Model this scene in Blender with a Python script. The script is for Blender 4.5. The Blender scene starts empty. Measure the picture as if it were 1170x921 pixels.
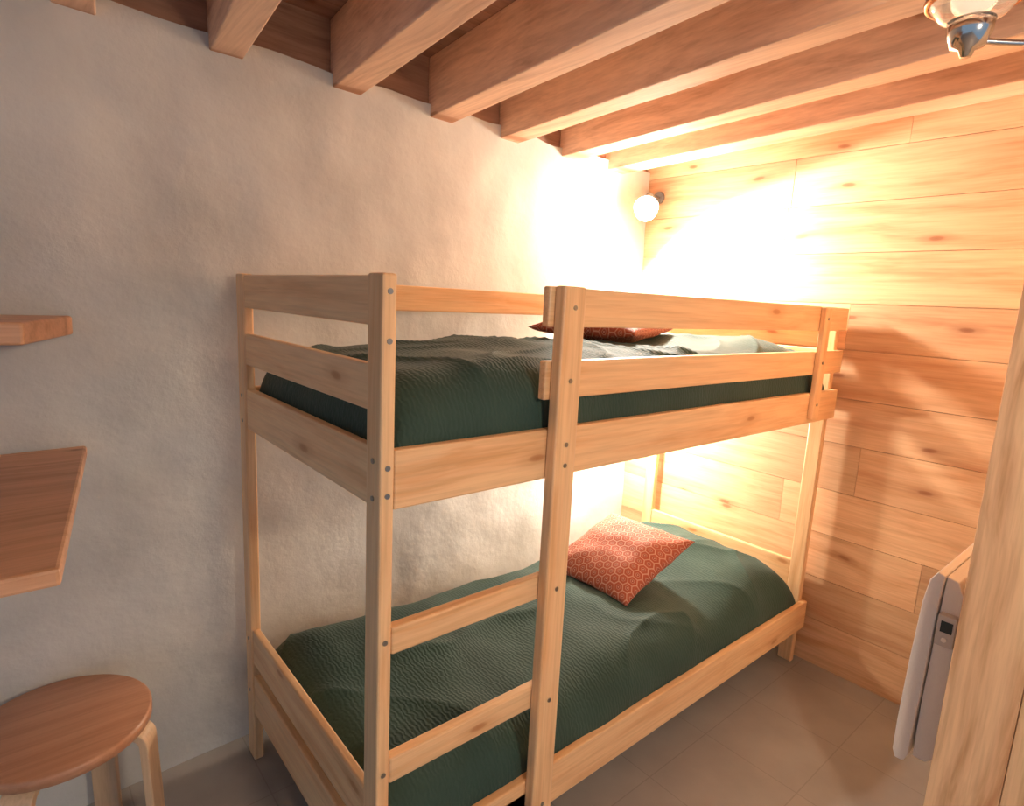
import bpy, bmesh, math, random
from mathutils import Vector, Matrix, noise
random.seed(7)
S=bpy.context.scene
COL=S.collection

# ---------------------------------------------------------------- materials
def newmat(name):
    m=bpy.data.materials.new(name);m.use_nodes=True
    nt=m.node_tree;b=nt.nodes['Principled BSDF'];return m,nt,b
def N(nt,t,**k):
    n=nt.nodes.new(t)
    for a,v in k.items():setattr(n,a,v)
    return n
def L(nt,a,b):nt.links.new(a,b)
def math_(nt,op,a,b=None,c=None):
    n=N(nt,'ShaderNodeMath',operation=op)
    for i,v in enumerate((a,b,c)):
        if v is None:continue
        if hasattr(v,'is_linked'):L(nt,v,n.inputs[i])
        else:n.inputs[i].default_value=v
    return n.outputs[0]
def vmath(nt,op,a,b=None):
    n=N(nt,'ShaderNodeVectorMath',operation=op)
    for i,v in enumerate((a,b)):
        if v is None:continue
        if hasattr(v,'is_linked'):L(nt,v,n.inputs[i])
        else:n.inputs[i].default_value=v
    return n
def ramp(nt,fac,stops):
    r=N(nt,'ShaderNodeValToRGB');L(nt,fac,r.inputs[0])
    e=r.color_ramp.elements
    while len(e)<len(stops):e.new(.5)
    for el,(p,c) in zip(e,stops):
        el.position=p;el.color=(*c,1) if len(c)==3 else c
    return r.outputs[0]
def mixc(nt,fac,a,b,mode='MIX'):
    n=N(nt,'ShaderNodeMix',data_type='RGBA',blend_type=mode)
    for s,v in ((n.inputs[0],fac),(n.inputs[6],a),(n.inputs[7],b)):
        if hasattr(v,'is_linked'):L(nt,v,s)
        elif isinstance(v,(int,float)):s.default_value=v
        else:s.default_value=(*v,1)
    return n.outputs[2]
def wood(name,light,dark,axis,flat=None,knot=(.22,.08,.03),var=.25,rough=.5,grain=1.0,knots=True,kn=.07,kscale=(2.2,4.5)):
    m,nt,b=newmat(name)
    tc=N(nt,'ShaderNodeTexCoord');geo=N(nt,'ShaderNodeNewGeometry')
    rnd=geo.outputs['Random Per Island']
    off=math_(nt,'MULTIPLY',rnd,37.0)
    cmb=N(nt,'ShaderNodeCombineXYZ')
    for i in range(3):L(nt,off,cmb.inputs[i])
    co=vmath(nt,'ADD',tc.outputs['Object'],cmb.outputs[0]).outputs[0]
    # warp
    wn=N(nt,'ShaderNodeTexNoise');wn.inputs['Scale'].default_value=2.5;wn.inputs['Detail'].default_value=1
    L(nt,co,wn.inputs['Vector'])
    wv=vmath(nt,'SUBTRACT',wn.outputs['Color'],(.5,.5,.5)).outputs[0]
    wsc=vmath(nt,'MULTIPLY',wv,(.07,.07,.07)).outputs[0]
    cw=vmath(nt,'ADD',co,wsc).outputs[0]
    sc=[26*grain]*3;sc[axis]=1.3
    g=vmath(nt,'MULTIPLY',cw,tuple(sc)).outputs[0]
    n1=N(nt,'ShaderNodeTexNoise');n1.inputs['Scale'].default_value=1;n1.inputs['Detail'].default_value=4;n1.inputs['Roughness'].default_value=.6
    L(nt,g,n1.inputs['Vector'])
    sc2=[150]*3;sc2[axis]=5
    g2=vmath(nt,'MULTIPLY',co,tuple(sc2)).outputs[0]
    n2=N(nt,'ShaderNodeTexNoise');n2.inputs['Scale'].default_value=1;n2.inputs['Detail'].default_value=2
    L(nt,g2,n2.inputs['Vector'])
    mid=[(l*.62+d*.38) for l,d in zip(light,dark)]
    c=ramp(nt,n1.outputs['Fac'],[(.32,dark),(.46,mid),(.58,light)])
    fine=ramp(nt,n2.outputs['Fac'],[(.3,(.82,.79,.76)),(.6,(1,1,1))])
    c=mixc(nt,.7,c,fine,'MULTIPLY')
    if knots:
        ks=[kscale[1]]*3;ks[axis]=kscale[0]
        kv=vmath(nt,'MULTIPLY',cw,tuple(ks)).outputs[0]
        vo=N(nt,'ShaderNodeTexVoronoi')
        if flat is not None:
            vo.voronoi_dimensions='2D'
            sx=N(nt,'ShaderNodeSeparateXYZ');L(nt,kv,sx.inputs[0])
            cx=N(nt,'ShaderNodeCombineXYZ')
            oth=[i for i in range(3) if i!=flat]
            L(nt,sx.outputs[oth[0]],cx.inputs[0]);L(nt,sx.outputs[oth[1]],cx.inputs[1])
            kv=cx.outputs[0]
        vo.inputs['Scale'].default_value=1;L(nt,kv,vo.inputs['Vector'])
        kf=ramp(nt,vo.outputs['Distance'],[(0,(1,1,1)),(kn*.6,(.85,)*3),(kn,(.35,)*3),(kn*2.6,(0,0,0))])
        c=mixc(nt,kf,c,knot)
    # per board tone
    v=math_(nt,'ADD',math_(nt,'MULTIPLY',rnd,var),1-var*.6)
    hsv=N(nt,'ShaderNodeHueSaturation');L(nt,v,hsv.inputs['Value']);L(nt,c,hsv.inputs['Color'])
    hsv.inputs['Saturation'].default_value=1.0
    L(nt,hsv.outputs[0],b.inputs['Base Color'])
    b.inputs['Roughness'].default_value=rough
    bp=N(nt,'ShaderNodeBump');bp.inputs['Strength'].default_value=.25;bp.inputs['Distance'].default_value=.002
    L(nt,n1.outputs['Fac'],bp.inputs['Height']);L(nt,bp.outputs[0],b.inputs['Normal'])
    return m
def plain(name,col,rough=.5,metal=0,emit=None,es=0):
    m,nt,b=newmat(name)
    n=N(nt,'ShaderNodeTexNoise');n.inputs['Scale'].default_value=40
    c=mixc(nt,n.outputs['Fac'],[x*.93 for x in col],[min(1,x*1.05) for x in col])
    L(nt,c,b.inputs['Base Color'])
    b.inputs['Roughness'].default_value=rough;b.inputs['Metallic'].default_value=metal
    if emit:
        b.inputs['Emission Color'].default_value=(*emit,1);b.inputs['Emission Strength'].default_value=es
    return m
PL=(.90,.58,.31);PD=(.78,.42,.19)
bedx=wood('pine_bed_x',PL,PD,0,1,knot=(.50,.20,.07),var=.12,rough=.38,kn=.05,kscale=(1.6,5))
bedy=wood('pine_bed_y',PL,PD,1,0,knot=(.50,.20,.07),var=.12,rough=.38,kn=.05,kscale=(1.6,5))
bedz=wood('pine_bed_z',PL,PD,2,None,knot=(.50,.20,.07),var=.12,rough=.38,kscale=(2.4,7))
wallw=wood('spruce_wall_boards',(.84,.53,.30),(.66,.34,.17),1,0,knot=(.36,.14,.06),var=.34,rough=.5,kn=.045,kscale=(1.5,4.6),grain=.75)
panw=wood('spruce_vertical_boards',(.88,.58,.33),(.56,.28,.13),2,0,knot=(.42,.19,.09),var=.2,rough=.5,kn=.03,kscale=(1.1,3.4),grain=1.0)
joistw=wood('sawn_joist_timber',(.80,.56,.40),(.60,.38,.26),1,0,knot=(.36,.17,.09),var=.25,rough=.7,kn=.04,kscale=(1.0,4.0))
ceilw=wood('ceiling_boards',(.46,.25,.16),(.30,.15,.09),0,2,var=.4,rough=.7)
shelfw=wood('shelf_wood',(.72,.38,.21),(.55,.26,.12),0,2,var=.1,rough=.4,kn=.03)
stoolw=wood('birch_stool',(.60,.30,.17),(.50,.23,.12),0,2,var=.1,rough=.35,knots=False)
stoollegw=wood('birch_stool_leg',(.76,.52,.32),(.66,.42,.25),2,None,var=.1,rough=.35,knots=False)

def plaster():
    m,nt,b=newmat('lime_plaster')
    tc=N(nt,'ShaderNodeTexCoord')
    n=N(nt,'ShaderNodeTexNoise');n.inputs['Scale'].default_value=2.2;n.inputs['Detail'].default_value=6
    L(nt,tc.outputs['Object'],n.inputs['Vector'])
    c=ramp(nt,n.outputs['Fac'],[(.3,(.50,.49,.46)),(.5,(.62,.61,.58)),(.7,(.70,.69,.65))])
    L(nt,c,b.inputs['Base Color']);b.inputs['Roughness'].default_value=.85
    n2=N(nt,'ShaderNodeTexNoise');n2.inputs['Scale'].default_value=9;n2.inputs['Detail'].default_value=7;n2.inputs['Roughness'].default_value=.55
    L(nt,tc.outputs['Object'],n2.inputs['Vector'])
    n3=N(nt,'ShaderNodeTexNoise');n3.inputs['Scale'].default_value=110;n3.inputs['Detail'].default_value=3
    L(nt,tc.outputs['Object'],n3.inputs['Vector'])
    h=math_(nt,'ADD',n2.outputs['Fac'],math_(nt,'MULTIPLY',n3.outputs['Fac'],.05))
    bp=N(nt,'ShaderNodeBump');bp.inputs['Strength'].default_value=.32;bp.inputs['Distance'].default_value=.018
    L(nt,h,bp.inputs['Height']);L(nt,bp.outputs[0],b.inputs['Normal'])
    return m
def floorm():
    m,nt,b=newmat('floor_vinyl_tiles')
    tc=N(nt,'ShaderNodeTexCoord')
    br=N(nt,'ShaderNodeTexBrick');br.offset=0.0
    br.inputs['Scale'].default_value=1;br.inputs['Brick Width'].default_value=.33;br.inputs['Row Height'].default_value=.33
    br.inputs['Mortar Size'].default_value=.002
    br.inputs['Color1'].default_value=(.36,.325,.295,1);br.inputs['Color2'].default_value=(.34,.31,.285,1);br.inputs['Mortar'].default_value=(.29,.26,.235,1)
    L(nt,tc.outputs['Object'],br.inputs['Vector'])
    n=N(nt,'ShaderNodeTexNoise');n.inputs['Scale'].default_value=6;n.inputs['Detail'].default_value=5
    L(nt,tc.outputs['Object'],n.inputs['Vector'])
    v=ramp(nt,n.outputs['Fac'],[(.3,(.85,.85,.85)),(.7,(1,1,1))])
    L(nt,mixc(nt,1,br.outputs['Color'],v,'MULTIPLY'),b.inputs['Base Color'])
    b.inputs['Roughness'].default_value=.5
    return m
def fabric():
    m,nt,b=newmat('green_waffle_cotton')
    tc=N(nt,'ShaderNodeTexCoord')
    n=N(nt,'ShaderNodeTexNoise');n.inputs['Scale'].default_value=5;n.inputs['Detail'].default_value=4
    L(nt,tc.outputs['Object'],n.inputs['Vector'])
    c=ramp(nt,n.outputs['Fac'],[(.3,(.026,.058,.045)),(.7,(.038,.077,.061))])
    L(nt,c,b.inputs['Base Color']);b.inputs['Roughness'].default_value=.8
    b.inputs['Sheen Weight'].default_value=.08;b.inputs['Sheen Roughness'].default_value=.5
    b.inputs['Specular IOR Level'].default_value=.3
    w1=N(nt,'ShaderNodeTexWave',bands_direction='X');w2=N(nt,'ShaderNodeTexWave',bands_direction='Y')
    for w in (w1,w2):
        w.inputs['Scale'].default_value=26;w.inputs['Distortion'].default_value=5;w.inputs['Detail'].default_value=1;w.inputs['Detail Scale'].default_value=2
        L(nt,tc.outputs['Object'],w.inputs['Vector'])
    h=math_(nt,'ADD',math_(nt,'MULTIPLY',w1.outputs['Fac'],1.0),math_(nt,'MULTIPLY',w2.outputs['Fac'],.3))
    bp=N(nt,'ShaderNodeBump');bp.inputs['Strength'].default_value=.36;bp.inputs['Distance'].default_value=.0025
    L(nt,h,bp.inputs['Height']);L(nt,bp.outputs[0],b.inputs['Normal'])
    return m
def hexfab():
    m,nt,b=newmat('red_hexagon_print')
    uv=N(nt,'ShaderNodeUVMap')
    p=vmath(nt,'MULTIPLY',uv.outputs[0],(12,12,0)).outputs[0]
    s=(1,1.7320508,1);h=(.5,.8660254,0)
    pa=vmath(nt,'ADD',p,(40,1.7320508*20,0)).outputs[0]
    a=vmath(nt,'SUBTRACT',vmath(nt,'MODULO',pa,s).outputs[0],h).outputs[0]
    pb=vmath(nt,'ADD',pa,h).outputs[0]
    bb=vmath(nt,'SUBTRACT',vmath(nt,'MODULO',pb,s).outputs[0],h).outputs[0]
    la=vmath(nt,'LENGTH',a).outputs['Value'];lb=vmath(nt,'LENGTH',bb).outputs['Value']
    f=math_(nt,'LESS_THAN',lb,la)
    mx=N(nt,'ShaderNodeMix',data_type='VECTOR');L(nt,f,mx.inputs[0]);L(nt,a,mx.inputs[4]);L(nt,bb,mx.inputs[5])
    g=vmath(nt,'ABSOLUTE',mx.outputs[1]).outputs[0]
    dt=vmath(nt,'DOT_PRODUCT',g,(.5,.8660254,0)).outputs['Value']
    sx=N(nt,'ShaderNodeSeparateXYZ');L(nt,g,sx.inputs[0])
    hd=math_(nt,'MAXIMUM',sx.outputs[0],dt)
    red=(.44,.10,.05);pale=(.62,.34,.24);deep=(.33,.06,.03)
    r=N(nt,'ShaderNodeValToRGB');L(nt,hd,r.inputs[0]);r.color_ramp.interpolation='CONSTANT'
    e=r.color_ramp.elements
    st=[(0,pale),(.07,deep),(.17,pale),(.21,red),(.32,deep),(.35,red),(.45,pale)]
    while len(e)<len(st):e.new(.5)
    for el,(q,c) in zip(e,st):el.position=q;el.color=(*c,1)
    L(nt,r.outputs[0],b.inputs['Base Color']);b.inputs['Roughness'].default_value=.8
    return m
M_pl=plaster();M_fl=floorm();M_fab=fabric();M_hex=hexfab()
M_bolt=plain('zinc_bolt',(.35,.33,.3),.3,1)
M_white=plain('heater_white',(.88,.82,.76),.35)
M_grey=plain('heater_control_grey',(.60,.55,.52),.4)
M_disp=plain('display_dark',(.04,.05,.05),.2)
M_black=plain('bracket_black',(.02,.02,.02),.4)
M_lampg=plain('lamp_dark_grey',(.16,.14,.13),.4)
M_chrome=plain('chrome',(.7,.66,.62),.15,1)
M_copper=plain('copper_rim',(.70,.32,.15),.25,1)
M_matt=plain('mattress_ticking',(.55,.52,.46),.9)
M_bulb=plain('bulb_glow',(1,.9,.7),.4,0,(1,.90,.76),120)
M_bulb2=plain('bulb_frosted',(.9,.85,.78),.3,0,(1,.8,.6),.6)
mg,ntg,bg=newmat('clear_glass');bg.inputs['Transmission Weight'].default_value=.9;bg.inputs['Roughness'].default_value=.04;bg.inputs['Base Color'].default_value=(.95,.9,.85,1)
M_glass=mg

# ---------------------------------------------------------------- mesh helpers
def obj(name,bm,mat,parent=None,smooth=False,bevel=0,seg=2):
    me=bpy.data.meshes.new(name);bm.normal_update();bm.to_mesh(me);bm.free()
    o=bpy.data.objects.new(name,me);COL.objects.link(o)
    me.materials.append(mat)
    if parent:o.parent=parent
    if smooth:
        for p in me.polygons:p.use_smooth=True
    if bevel:
        md=o.modifiers.new('bevel','BEVEL');md.width=bevel;md.segments=seg;md.limit_method='ANGLE'
    return o
def empty(name):
    e=bpy.data.objects.new(name,None);COL.objects.link(e);e.empty_display_size=.1;return e
def hexa(bm,pts):
    v=[bm.verts.new(p) for p in pts]
    for f in ((0,3,2,1),(4,5,6,7),(0,1,5,4),(1,2,6,5),(2,3,7,6),(3,0,4,7)):bm.faces.new([v[i] for i in f])
def boxp(x0,x1,y0,y1,z0,z1):
    return [(x0,y0,z0),(x1,y0,z0),(x1,y1,z0),(x0,y1,z0),(x0,y0,z1),(x1,y0,z1),(x1,y1,z1),(x0,y1,z1)]
def box(name,x0,x1,y0,y1,z0,z1,mat,parent=None,bevel=.004):
    bm=bmesh.new();hexa(bm,boxp(x0,x1,y0,y1,z0,z1));return obj(name,bm,mat,parent,bevel=bevel)
def frame(d):
    d=Vector(d).normalized();a=Vector((0,0,1)) if abs(d.z)<.9 else Vector((1,0,0))
    u=d.cross(a).normalized();return d,u,d.cross(u)
def cyl(name,p,d,r,h,mat,parent=None,n=24,r2=None,bevel=0):
    d,u,w=frame(d);p=Vector(p);r2=r if r2 is None else r2
    bm=bmesh.new();A=[];B=[]
    for i in range(n):
        t=2*math.pi*i/n;e=u*math.cos(t)+w*math.sin(t)
        A.append(bm.verts.new(p+e*r));B.append(bm.verts.new(p+d*h+e*r2))
    for i in range(n):j=(i+1)%n;bm.faces.new((A[i],A[j],B[j],B[i]))
    bm.faces.new(A[::-1]);bm.faces.new(B)
    o=obj(name,bm,mat,parent,smooth=False,bevel=bevel)
    return o
def lathe(name,p,d,prof,mat,parent=None,n=40):
    d,u,w=frame(d);p=Vector(p);bm=bmesh.new();rings=[]
    for (h,r) in prof:
        rings.append([bm.verts.new(p+d*h+(u*math.cos(2*math.pi*i/n)+w*math.sin(2*math.pi*i/n))*max(r,.0005)) for i in range(n)])
    for a,b in zip(rings,rings[1:]):
        for i in range(n):j=(i+1)%n;bm.faces.new((a[i],a[j],b[j],b[i]))
    return obj(name,bm,mat,parent,smooth=True)
def tube(name,pts,r,mat,parent=None):
    cu=bpy.data.curves.new(name,'CURVE');cu.dimensions='3D';cu.bevel_depth=r;cu.bevel_resolution=4;cu.use_fill_caps=True
    sp=cu.splines.new('BEZIER');sp.bezier_points.add(len(pts)-1)
    for b,p in zip(sp.bezier_points,pts):b.co=p;b.handle_left_type=b.handle_right_type='AUTO'
    cu.materials.append(mat)
    o=bpy.data.objects.new(name,cu);COL.objects.link(o)
    if parent:o.parent=parent
    return o

# ---------------------------------------------------------------- room
WY=lambda x:.96+.055*x
ZC=2.36;XW=2.10
# plaster wall, slightly uneven
bm=bmesh.new();nx,nz=130,70;g=[]
for i in range(nx+1):
    x=-2.4+(XW+.01+2.4)*i/nx;row=[]
    for j in range(nz+1):
        z=-.03+2.23*j/nz
        if j==nz:z+=.025*noise.noise(Vector((x*4,3,0)))
        d=.012*noise.noise(Vector((x*1.6,z*1.6,1)))+.006*noise.noise(Vector((x*7,z*7,4)))
        row.append(bm.verts.new((x,WY(x)+d,z)))
    g.append(row)
for i in range(nx):
    for j in range(nz):bm.faces.new((g[i][j],g[i+1][j],g[i+1][j+1],g[i][j+1]))
for f in bm.faces:f.smooth=True
def strip(a,b):
    for i in range(len(a)-1):bm.faces.new((a[i],a[i+1],b[i+1],b[i]))
tf=[bm.verts.new(r[-1].co) for r in g]
tb=[bm.verts.new((r[-1].co.x,WY(r[-1].co.x)+.12,r[-1].co.z)) for r in g]
strip(tf,tb)
tb2=[bm.verts.new(v.co) for v in tb]
bb=[bm.verts.new((r[0].co.x,WY(r[0].co.x)+.12,-.03)) for r in g]
strip(tb2,bb)
obj('wall_back',bm,M_pl)
# wood board wall
bm=bmesh.new();z=0;hs=[.205,.19,.2,.195,.205,.19,.2,.185,.2,.195,.2,.2]
for k,h in enumerate(hs):
    if z>=ZC-.01:break
    h=min(h,ZC-z)
    y=-1.9;cuts=[-1.9]
    c=random.uniform(-1.2,.7);cuts+= [c] if k%3 else [random.uniform(-1,-.6),random.uniform(.1,.8)]
    cuts.append(1.2)
    for a,b in zip(cuts,cuts[1:]):
        hexa(bm,boxp(XW+random.uniform(0,.0025),XW+.02,a+.0008,b-.0008,z+.001,z+h-.001))
    z+=h
hexa(bm,boxp(XW+.02,XW+.06,-1.9,1.2,-.05,ZC))
obj('wall_right',bm,wallw)
box('floor',-2.4,XW+.02,-2.4,1.2,-.06,0,M_fl,bevel=0)
# ceiling boards
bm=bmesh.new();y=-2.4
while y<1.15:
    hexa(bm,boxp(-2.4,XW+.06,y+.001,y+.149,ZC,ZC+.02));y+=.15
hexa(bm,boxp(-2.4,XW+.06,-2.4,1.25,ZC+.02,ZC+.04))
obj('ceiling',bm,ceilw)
# joists (run from plaster wall toward the room), one named object each
SL=.10
def joist(xw,wd,zb=2.155,hh=.204):
    yw=WY(xw)+.022;ye=-2.3;dx=-SL*(yw-ye)
    bm=bmesh.new();n=24
    A=[]
    for k in range(n+1):
        t=k/n;y=yw+(ye-yw)*t;x=xw+dx*t
        j=lambda s:.002*noise.noise(Vector((y*3,s,xw)))
        A.append([bm.verts.new((x+j(1),y,zb+j(2))),bm.verts.new((x+wd+j(3),y,zb+j(4))),bm.verts.new((x+wd+j(5),y,zb+hh)),bm.verts.new((x+j(6),y,zb+hh))])
    for a,b in zip(A,A[1:]):
        for i in range(4):q=(i+1)%4;bm.faces.new((a[i],b[i],b[q],a[q]))
    bm.faces.new(A[0]);bm.faces.new(A[-1][::-1])
    bmesh.ops.recalc_face_normals(bm,faces=bm.faces)
    obj('ceiling_joist',bm,joistw,bevel=.004)
JX=[(-1.1,.09),(-.74,.09),(-.38,.09),(-.03,.09),(.335,.1),(.715,.1),(1.06,.1),(1.425,.1),(1.75,.12)]
for x,w in JX:joist(x,w)
# wall-plate boards closing the gaps between joist ends, above the plaster
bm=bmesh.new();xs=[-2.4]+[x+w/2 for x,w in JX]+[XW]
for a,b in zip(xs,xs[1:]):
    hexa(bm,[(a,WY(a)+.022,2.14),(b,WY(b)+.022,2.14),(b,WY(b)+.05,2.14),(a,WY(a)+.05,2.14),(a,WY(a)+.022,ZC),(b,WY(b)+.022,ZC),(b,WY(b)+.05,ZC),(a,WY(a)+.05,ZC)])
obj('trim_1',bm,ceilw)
# partition on the right: return face (vertical boards) + side face
PX,PY=1.2,-.672
bm=bmesh.new()
y=PY
for wd in (.14,.16,.15,.17,.16,.15,.16,.14,.15):
    hexa(bm,boxp(PX,PX+.02,y-wd+.0007,y-.0007,0,ZC));y-=wd
    if y<-1.8:break
hexa(bm,boxp(PX+.02,PX+.05,-1.9,PY,0,ZC))
z=0
while z<ZC-.02:
    hexa(bm,boxp(PX+.02,XW,PY-.03,PY,z+.001,min(z+.2,ZC)-.001));z+=.2
obj('wall_front',bm,panw,bevel=.002)

# ---------------------------------------------------------------- bunk bed
bed=empty('bunk_bed')
H=1.552;W=.885;LX=2.06;T=.03;PWY=.06
URT,URB=1.223,1.104;MGT,MGB=1.383,1.293;TGB=1.46;LRT,LRB=.293,.169
bv=.005
box('post_foot_front',0,T,0,PWY,0,H,bedz,bed,bv)
box('post_foot_rear',0,T,W-PWY,W,0,H,bedz,bed,bv)
box('post_head_front',LX-T,LX,.024,.024+PWY,0,H-.01,bedz,bed,bv)
box('post_head_rear',LX-T,LX,W-PWY,W,0,H,bedz,bed,bv)
# side rails
box('rail_upper_front',T,LX,.0,.024,URB,URT,bedx,bed,.004)
box('rail_upper_rear',T,LX-T,W-.03,W-.006,URB,URT,bedx,bed,.004)
box('rail_lower_front',T,LX,.0,.024,LRB,LRT,bedx,bed,.004)
box('rail_lower_rear',T,LX-T,W-.03,W-.006,LRB,LRT,bedx,bed,.004)
XL=.495
box('ladder_post',XL-.07,XL,-.032,-.0005,0,H,bedz,bed,bv)
box('guard_top_front',XL-.085,LX,.0,.022,TGB,H-.002,bedx,bed,.004)
box('guard_mid_front',XL-.085,LX,.0,.022,MGB,MGT,bedx,bed,.004)
box('guard_batten',1.80,1.855,-.02,-.0005,URB+.02,H-.005,bedz,bed,.003)
box('guard_top_rear',T,LX-T,W-.028,W-.006,TGB,H-.005,bedx,bed,.004)
for e,(xa,xb) in (('foot',(.004,T-.004)),('head',(LX-T+.004,LX-.004))):
    ya=PWY if e=='foot' else .024+PWY
    box(e+'_board_top',xa,xb,ya,W-PWY,TGB-.004,H-.004,bedy,bed,.004)
    box(e+'_board_mid',xa,xb,ya,W-PWY,MGB,MGT,bedy,bed,.004)
    box(e+'_board_rail',xa,xb,ya,W-PWY,URB,URT,bedy,bed,.004)
    box(e+'_board_lower',xa,xb,ya,W-PWY,.345,.46,bedy,bed,.004)
    box(e+'_board_base',xa,xb,ya,W-PWY,LRB,LRT+.01,bedy,bed,.004)
for i,(a,b) in enumerate(((.797,.857),(.50,.56),(.20,.26))):
    box('rung_%d'%(i+1),T,XL-.004,.0,.026,a,b,bedx,bed,.005)
for lv,z0 in (('upper',URB+.02),('lower',LRB+.02)):
    bm=bmesh.new();x=.08
    while x<1.98:
        hexa(bm,boxp(x,x+.07,.025,W-.032,z0,z0+.016));x+=.15
    obj('slats_'+lv,bm,bedy,bed)
def bolt(n,p,d):cyl('bolt_%d'%n,p,d,.0055,.002,M_bolt,bed,16)
k=0
for z in (1.52,1.43,1.19,1.135,.83,.53,.43,.24):
    k+=1;bolt(k,(T*.5,0,z),(0,-1,0))
for z in (1.20,1.125,.42,.24):
    k+=1;bolt(k,(0,PWY*.5,z),(-1,0,0));k+=1;bolt(k,(0,W-PWY*.5,z),(-1,0,0))
for z in (1.505,1.34,1.19,1.14,.83,.53,.23):
    k+=1;bolt(k,(XL-.035,-.032,z),(0,-1,0))
for z in (1.505,1.34,1.18):
    k+=1;bolt(k,(1.8275,-.02,z),(0,-1,0))

# ---------------------------------------------------------------- bedding
def mattress(x0,x1,y0,y1,z0,z1):
    bm=bmesh.new();hexa(bm,boxp(x0,x1,y0,y1,z0,z1));return obj('mattress',bm,M_matt,bevel=.03)
def duvet(x0,x1,y0,y1,z0,z1,seed,lump,bulge,amp,nu=14):
    nx,ny=280,140;bm=bmesh.new();G=[]
    for i in range(nx+1):
        s=-1+2*i/nx;u=math.copysign(1-(1-abs(s))**1.8,s);row=[]
        for j in range(ny+1):
            t=-1+2*j/ny;v=math.copysign(1-(1-abs(t))**1.8,t)
            x=(x0+x1)/2+u*(x1-x0)/2;y=(y0+y1)/2+v*(y1-y0)/2
            eu=(1-abs(u)**(nu if u<0 else 14));ev=(1-abs(v)**8)
            e=max(0,eu*ev)**.42
            P=Vector((x,y,seed))
            h=.030*noise.noise(P*2.3)+.012*noise.noise(P*5.0)
            # long soft creases, mostly running across the bed at a slant
            a=x*.85+y*.5;c=-x*.5+y*.85
            q=Vector((a*3.4+.7*noise.noise(P*1.9),c*1.1,seed))
            rd=1-abs(noise.noise(q))
            q3=Vector((a*1.3+2,c*4.2+.9*noise.noise(P*2.2+Vector((4,1,0))),seed+5))
            rd3=1-abs(noise.noise(q3))
            m=.5+.5*noise.noise(P*1.3+Vector((7,7,0)))
            h+=amp*(.022*(rd**12)*m+.018*(rd3**12)*(1-m)-.008)
            h+=.003*noise.noise(P*11)
            zz=z0+(z1-z0)*e+h*e+lump(x,y)*e
            b=bulge*(1-e)*e*4
            yy=y+(math.copysign(b,v)+ .010*noise.noise(P*6+Vector((0,0,5))))*(abs(v)**3)
            xx=x+.006*noise.noise(P*5)*(abs(u)**3)
            row.append(bm.verts.new((xx,yy,zz)))
        G.append(row)
    for i in range(nx):
        for j in range(ny):bm.faces.new((G[i][j],G[i+1][j],G[i+1][j+1],G[i][j+1]))
    return obj('duvet',bm,M_fab,smooth=True)
def bumpf(x,y,cx,cy,sx,sy,h):
    a=abs((x-cx)/sx);b=abs((y-cy)/sy)
    return h*math.exp(-(a**4)-(b**4))
def lump_lo(x,y):return bumpf(x,y,1.80,.46,.30,.40,.065)
def lump_up(x,y):return bumpf(x,y,1.72,.46,.32,.40,.035)
mattress(.09,1.98,.08,W-.08,URB+.04,URB+.15)
mattress(.09,1.98,.08,W-.08,LRB+.04,.32)
duvet(.04,2.02,.030,W-.038,URB+.06,1.385,3.1,lump_up,.012,1.1,22)
duvet(.036,2.02,.030,W-.032,LRB+.06,.43,11.7,lump_lo,.012,1.2,40)

def cushion(size,th,M):
    n=36;bm=bmesh.new();uvl=bm.loops.layers.uv.new('UVMap');F={}
    def V(i,j,s):
        u=-1+2*i/n;v=-1+2*j/n
        edge=(i in(0,n) or j in(0,n))
        k=('e' if edge else s,i,j)
        if k in F:return F[k]
        pu=1-.07*(1-abs(v)**2)*1;pv=1-.07*(1-abs(u)**2)
        x=u*pu*size/2;y=v*pv*size/2
        z=s*th/2*((1-abs(u)**2.4)*(1-abs(v)**2.4))**.55 if not edge else 0
        z+=.009*noise.noise(Vector((u*2.5,v*2.5,s*3)))*(0 if edge else 1)
        F[k]=bm.verts.new(M@Vector((x,y,z)));return F[k]
    for s in (1,-1):
        for i in range(n):
            for j in range(n):
                q=[(i,j),(i+1,j),(i+1,j+1),(i,j+1)]
                if s<0:q=q[::-1]
                f=bm.faces.new([V(a,b,s) for a,b in q])
                for lp,(a,b) in zip(f.loops,q):lp[uvl].uv=(a/n,b/n)
    return obj('cushion',bm,M_hex,smooth=True)
# lower cushion leaning on the pillow bump
def orient(c,ex,ey):
    ex=Vector(ex).normalized();ey=Vector(ey);ey=(ey-ex*ey.dot(ex)).normalized();ez=ex.cross(ey)
    m=Matrix.Identity(4)
    for i in range(3):m[i][0]=ex[i];m[i][1]=ey[i];m[i][2]=ez[i];m[i][3]=c[i]
    return m
cushion(.44,.13,orient((1.335,.475,.514),(.93,.0,.34),(.10,1,0)))
cushion(.42,.11,orient((1.22,.55,1.43),(.9,.3,.03),(-.3,.9,0)))

# ---------------------------------------------------------------- shelves left
bm=bmesh.new()
def poly(bm,pts,z0,z1):
    a=[bm.verts.new((x,y,z0)) for x,y in pts];b=[bm.verts.new((x,y,z1)) for x,y in pts]
    n=len(pts)
    bm.faces.new(a[::-1]);bm.faces.new(b)
    for i in range(n):j=(i+1)%n;bm.faces.new((a[i],a[j],b[j],b[i]))
poly(bm,[(-1.6,.62),(-.49,.62),(-.385,WY(-.385)-.012),(-1.6,WY(-1.6)-.012)],1.372,1.42)
obj('wall_shelf',bm,shelfw,bevel=.006)
bm=bmesh.new()
poly(bm,[(-1.6,.11),(-.48,.11),(-.375,WY(-.375)-.012),(-1.6,WY(-1.6)-.012)],1.048,1.078)
obj('wall_shelf',bm,shelfw,bevel=.006)

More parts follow.
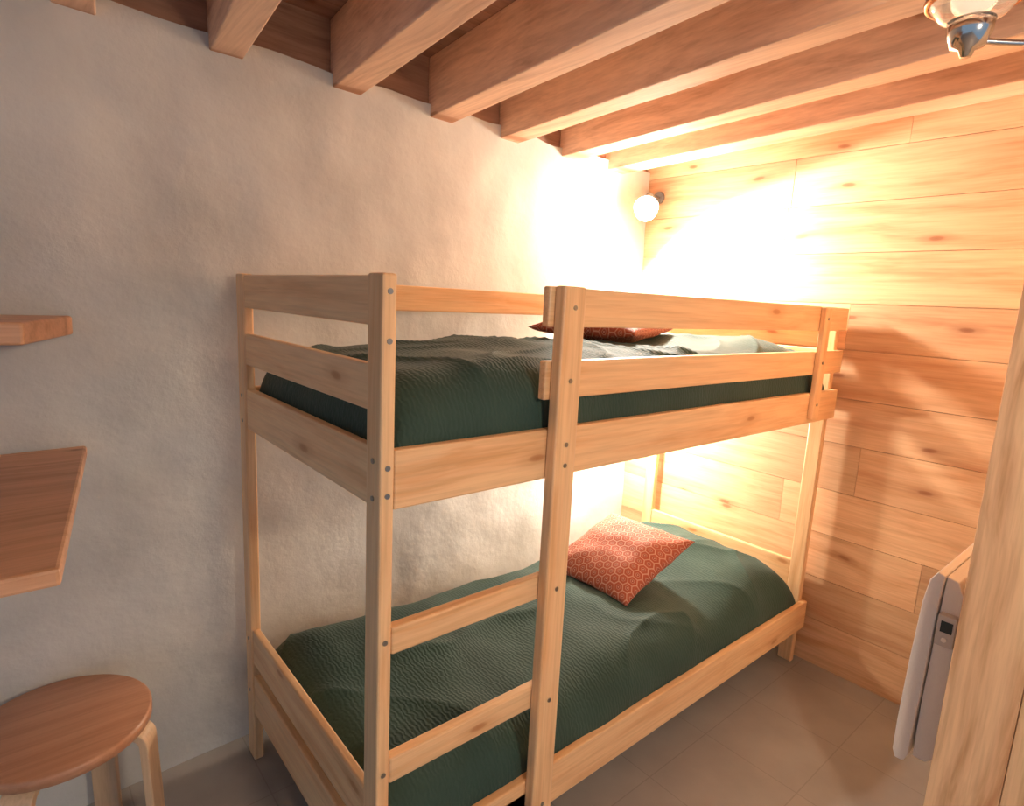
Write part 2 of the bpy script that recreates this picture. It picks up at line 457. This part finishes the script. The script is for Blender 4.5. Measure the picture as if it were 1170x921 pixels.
# ---------------------------------------------------------------- stool
st=empty('wooden_stool');sx,sy,sr=-.485,.695,.192
lathe('seat',(sx,sy,.42),(0,0,1),[(0,.0),(0,sr-.006),(.004,sr),(.026,sr),(.03,sr-.006),(.03,0)],stoolw,st,64)
for i in range(4):
    a=math.radians(-28+90*i);c,s=math.cos(a),math.sin(a)
    # bent strip: horizontal under the seat, curve, then vertical leg
    path=[(.03,.409)]+[(.158+.032*math.sin(t),.377+.032*math.cos(t)) for t in [k*math.pi/16 for k in range(9)]]+[(.198,.2),(.205,0)]
    bm=bmesh.new();R=[]
    for q,(r,z) in enumerate(path):
        p0=Vector((path[max(q-1,0)][0],path[max(q-1,0)][1]));p1=Vector((path[min(q+1,len(path)-1)][0],path[min(q+1,len(path)-1)][1]))
        t=(p1-p0).normalized();nrm=Vector((t.y,-t.x))
        ring=[]
        for sw,sn in ((-1,-1),(1,-1),(1,1),(-1,1)):
            rr=r+nrm.x*sn*.010;zz=max(0,z+nrm.y*sn*.010);w=sw*.032
            ring.append(bm.verts.new((sx+c*rr-s*w,sy+s*rr+c*w,zz)))
        R.append(ring)
    for A,B in zip(R,R[1:]):
        for k2 in range(4):q=(k2+1)%4;bm.faces.new((A[k2],A[q],B[q],B[k2]))
    bm.faces.new(R[0][::-1]);bm.faces.new(R[-1])
    bmesh.ops.recalc_face_normals(bm,faces=bm.faces)
    obj('leg_%d'%(i+1),bm,stoollegw,st,bevel=.003)

# ---------------------------------------------------------------- heater
ht=empty('electric_heater')
def extr(name,prof,x0,x1,mat,parent,bevel=.004):
    bm=bmesh.new();a=[bm.verts.new((x0,y,z)) for y,z in prof];b=[bm.verts.new((x1,y,z)) for y,z in prof];n=len(prof)
    bm.faces.new(a);bm.faces.new(b[::-1])
    for i in range(n):j=(i+1)%n;bm.faces.new((a[i],b[i],b[j],a[j]))
    bmesh.ops.recalc_face_normals(bm,faces=bm.faces)
    return obj(name,bm,mat,parent,bevel=bevel)
extr('front_panel',[(-.612,.865),(-.596,.872),(-.580,.845),(-.572,.78),(-.566,.60),(-.563,.42),(-.564,.33),(-.572,.31),(-.592,.31),(-.600,.33),(-.604,.5),(-.608,.8)],1.30,1.92,M_white,ht,.003)
extr('body',[(-.608,.33),(-.640,.33),(-.654,.35),(-.654,.82),(-.640,.855),(-.613,.862),(-.611,.8),(-.606,.5)],1.315,1.905,M_white,ht,.003)
extr('wall_bracket',[(-.654,.42),(-.671,.42),(-.671,.76),(-.654,.76)],1.325,1.86,M_black,ht,.001)
box('control_box',1.292,1.345,-.655,-.613,.68,.765,M_grey,ht,.003)
box('control_display',1.2905,1.293,-.648,-.622,.72,.75,M_disp,ht,.0)
cyl('control_knob',(1.292,-.634,.70),(-1,0,0),.006,.004,M_white,ht,16)

# ---------------------------------------------------------------- corner spotlight
sp=empty('corner_spotlight')
LP=Vector((1.80,.848,1.971))
aim=Vector((1.98,.5,1.42))-LP
d=aim.normalized()
ds=Vector((-.60,-.50,-.62)).normalized()
lathe('shade',LP-ds*.07,ds,[(0,0),(0,.022),(.02,.034),(.05,.050),(.068,.058),(.068,.055),(.05,.047),(.02,.031),(.003,.0)],M_lampg,sp)
bm=bmesh.new();bmesh.ops.create_uvsphere(bm,u_segments=24,v_segments=16,radius=.050,matrix=Matrix.Translation(LP+ds*.02));obj('bulb',bm,M_bulb,sp,smooth=True)
tube('arm',[LP-ds*.06,LP-ds*.09+Vector((.02,.01,.02)),Vector((2.03,.97,2.06)),Vector((2.098,1.0,2.07))],.006,M_lampg,sp)
cyl('wall_plate',(2.085,1.0,2.07),(1,0,0),.030,.014,M_lampg,sp)
def light(name,kind,loc,e,col,r=.04,**k):
    l=bpy.data.lights.new(name,kind);l.energy=e;l.color=col
    if kind!='AREA':l.shadow_soft_size=r
    for a,v in k.items():setattr(l,a,v)
    o=bpy.data.objects.new(name,l);COL.objects.link(o);o.location=loc;return o
WARM=(1,.80,.54)
sl=light('spot_beam','SPOT',LP+d*.085,105,(1,.93,.82),.05,spot_size=math.radians(150),spot_blend=.06)
sl.rotation_euler=d.to_track_quat('-Z','Y').to_euler();sl.parent=sp
o=light('bulb_light','POINT',LP+Vector((-.075,-.10,-.01)),11,(1,.92,.78),.04);o.parent=sp

# lower berth reading lamp
rl=empty('reading_lamp')
cyl('wall_plate',(1.80,WY(1.8)-.008,1.03),(0,-1,0),.035,.015,M_white,rl)
tube('arm',[(1.80,WY(1.8)-.02,1.03),(1.80,.92,1.035),(1.80,.86,1.03)],.006,M_chrome,rl)
lathe('shade',(1.80,.86,1.05),(0,-.3,-1),[(0,.012),(.02,.03),(.06,.045),(.06,.042),(.02,.027),(.004,0)],M_white,rl)
o=light('reading_bulb','POINT',(1.80,.835,.96),32,(1,.95,.82),.03);o.parent=rl

# ceiling light near camera
cl=empty('ceiling_lamp')
CP=Vector((.72,-.627,1.99))
lathe('glass_bowl',CP,(0,0,1),[(.005,.028),(.015,.045),(.04,.064),(.075,.074),(.10,.072),(.10,.069),(.075,.071),(.04,.061),(.015,.042),(.008,.026)],M_glass,cl,48)
lathe('copper_ring',CP,(0,0,1),[(.094,.076),(.094,.082),(.106,.082),(.106,.076),(.094,.076)],M_copper,cl,48)
lathe('copper_band',CP,(0,0,1),[(.036,.063),(.036,.067),(.044,.070),(.046,.067),(.036,.063)],M_copper,cl,48)
lathe('socket_cup',CP,(0,0,1),[(-.045,0),(-.045,.008),(-.034,.012),(-.030,.024),(-.008,.032),(.010,.033),(.012,.0)],M_chrome,cl,32)
bm=bmesh.new();bmesh.ops.create_uvsphere(bm,u_segments=24,v_segments=16,radius=.032,matrix=Matrix.Translation(CP+Vector((0,0,.05))));obj('bulb',bm,M_bulb2,cl,smooth=True)
tube('arm',[CP+Vector((0,0,-.02)),CP+Vector((.09,-.10,-.022)),CP+Vector((.16,-.18,.0)),CP+Vector((.18,-.20,.36))],.005,M_chrome,cl)
cyl('ceiling_rose',CP+Vector((.18,-.20,.35)),(0,0,1),.045,.02,M_copper,cl)
o=light('lamp_light','POINT',CP+Vector((0,0,.16)),1.5,WARM,.06);o.parent=cl
# added fill lamp, unseen behind the camera, pendant-shaped, brightens bed front and room
pl=empty('added_fill_lamp')
PP=Vector((.10,-1.75,1.85))
lathe('shade',PP,(0,0,1),[(0,.13),(.06,.10),(.10,.05),(.12,.01),(.118,.008),(.095,.048),(.055,.097),(0,.127)],M_white,pl)
tube('cord',[PP+Vector((0,0,.11)),PP+Vector((0,0,.3)),PP+Vector((0,0,.51))],.003,M_black,pl)
o=light('added_fill_light','POINT',PP+Vector((0,0,-.02)),50,(1,.79,.57),.12);o.parent=pl

# ---------------------------------------------------------------- world (dim cool daylight from the open side)
w=bpy.data.worlds.new('World');S.world=w;w.use_nodes=True
bgn=w.node_tree.nodes['Background'];bgn.inputs[0].default_value=(.50,.72,1,1);bgn.inputs[1].default_value=.36
S.view_settings.view_transform='Standard'
S.view_settings.look='None'
S.view_settings.exposure=.45

# ---------------------------------------------------------------- camera
F=Vector((0.64063001,0.74886908,-0.16967112));R=Vector((0.76450194,-0.64268175,0.04996958));U=Vector((0.07162386,0.16172591,0.98423308))
cam=bpy.data.cameras.new('camera');co=bpy.data.objects.new('camera',cam);COL.objects.link(co)
m=Matrix.Identity(4)
for i in range(3):m[i][0]=R[i];m[i][1]=U[i];m[i][2]=-F[i];m[i][3]=(-0.5165,-0.9724,1.5145)[i]
co.matrix_world=m
cam.sensor_fit='HORIZONTAL';cam.sensor_width=36;cam.lens=36*680.1/1170;cam.clip_start=.01
S.camera=co
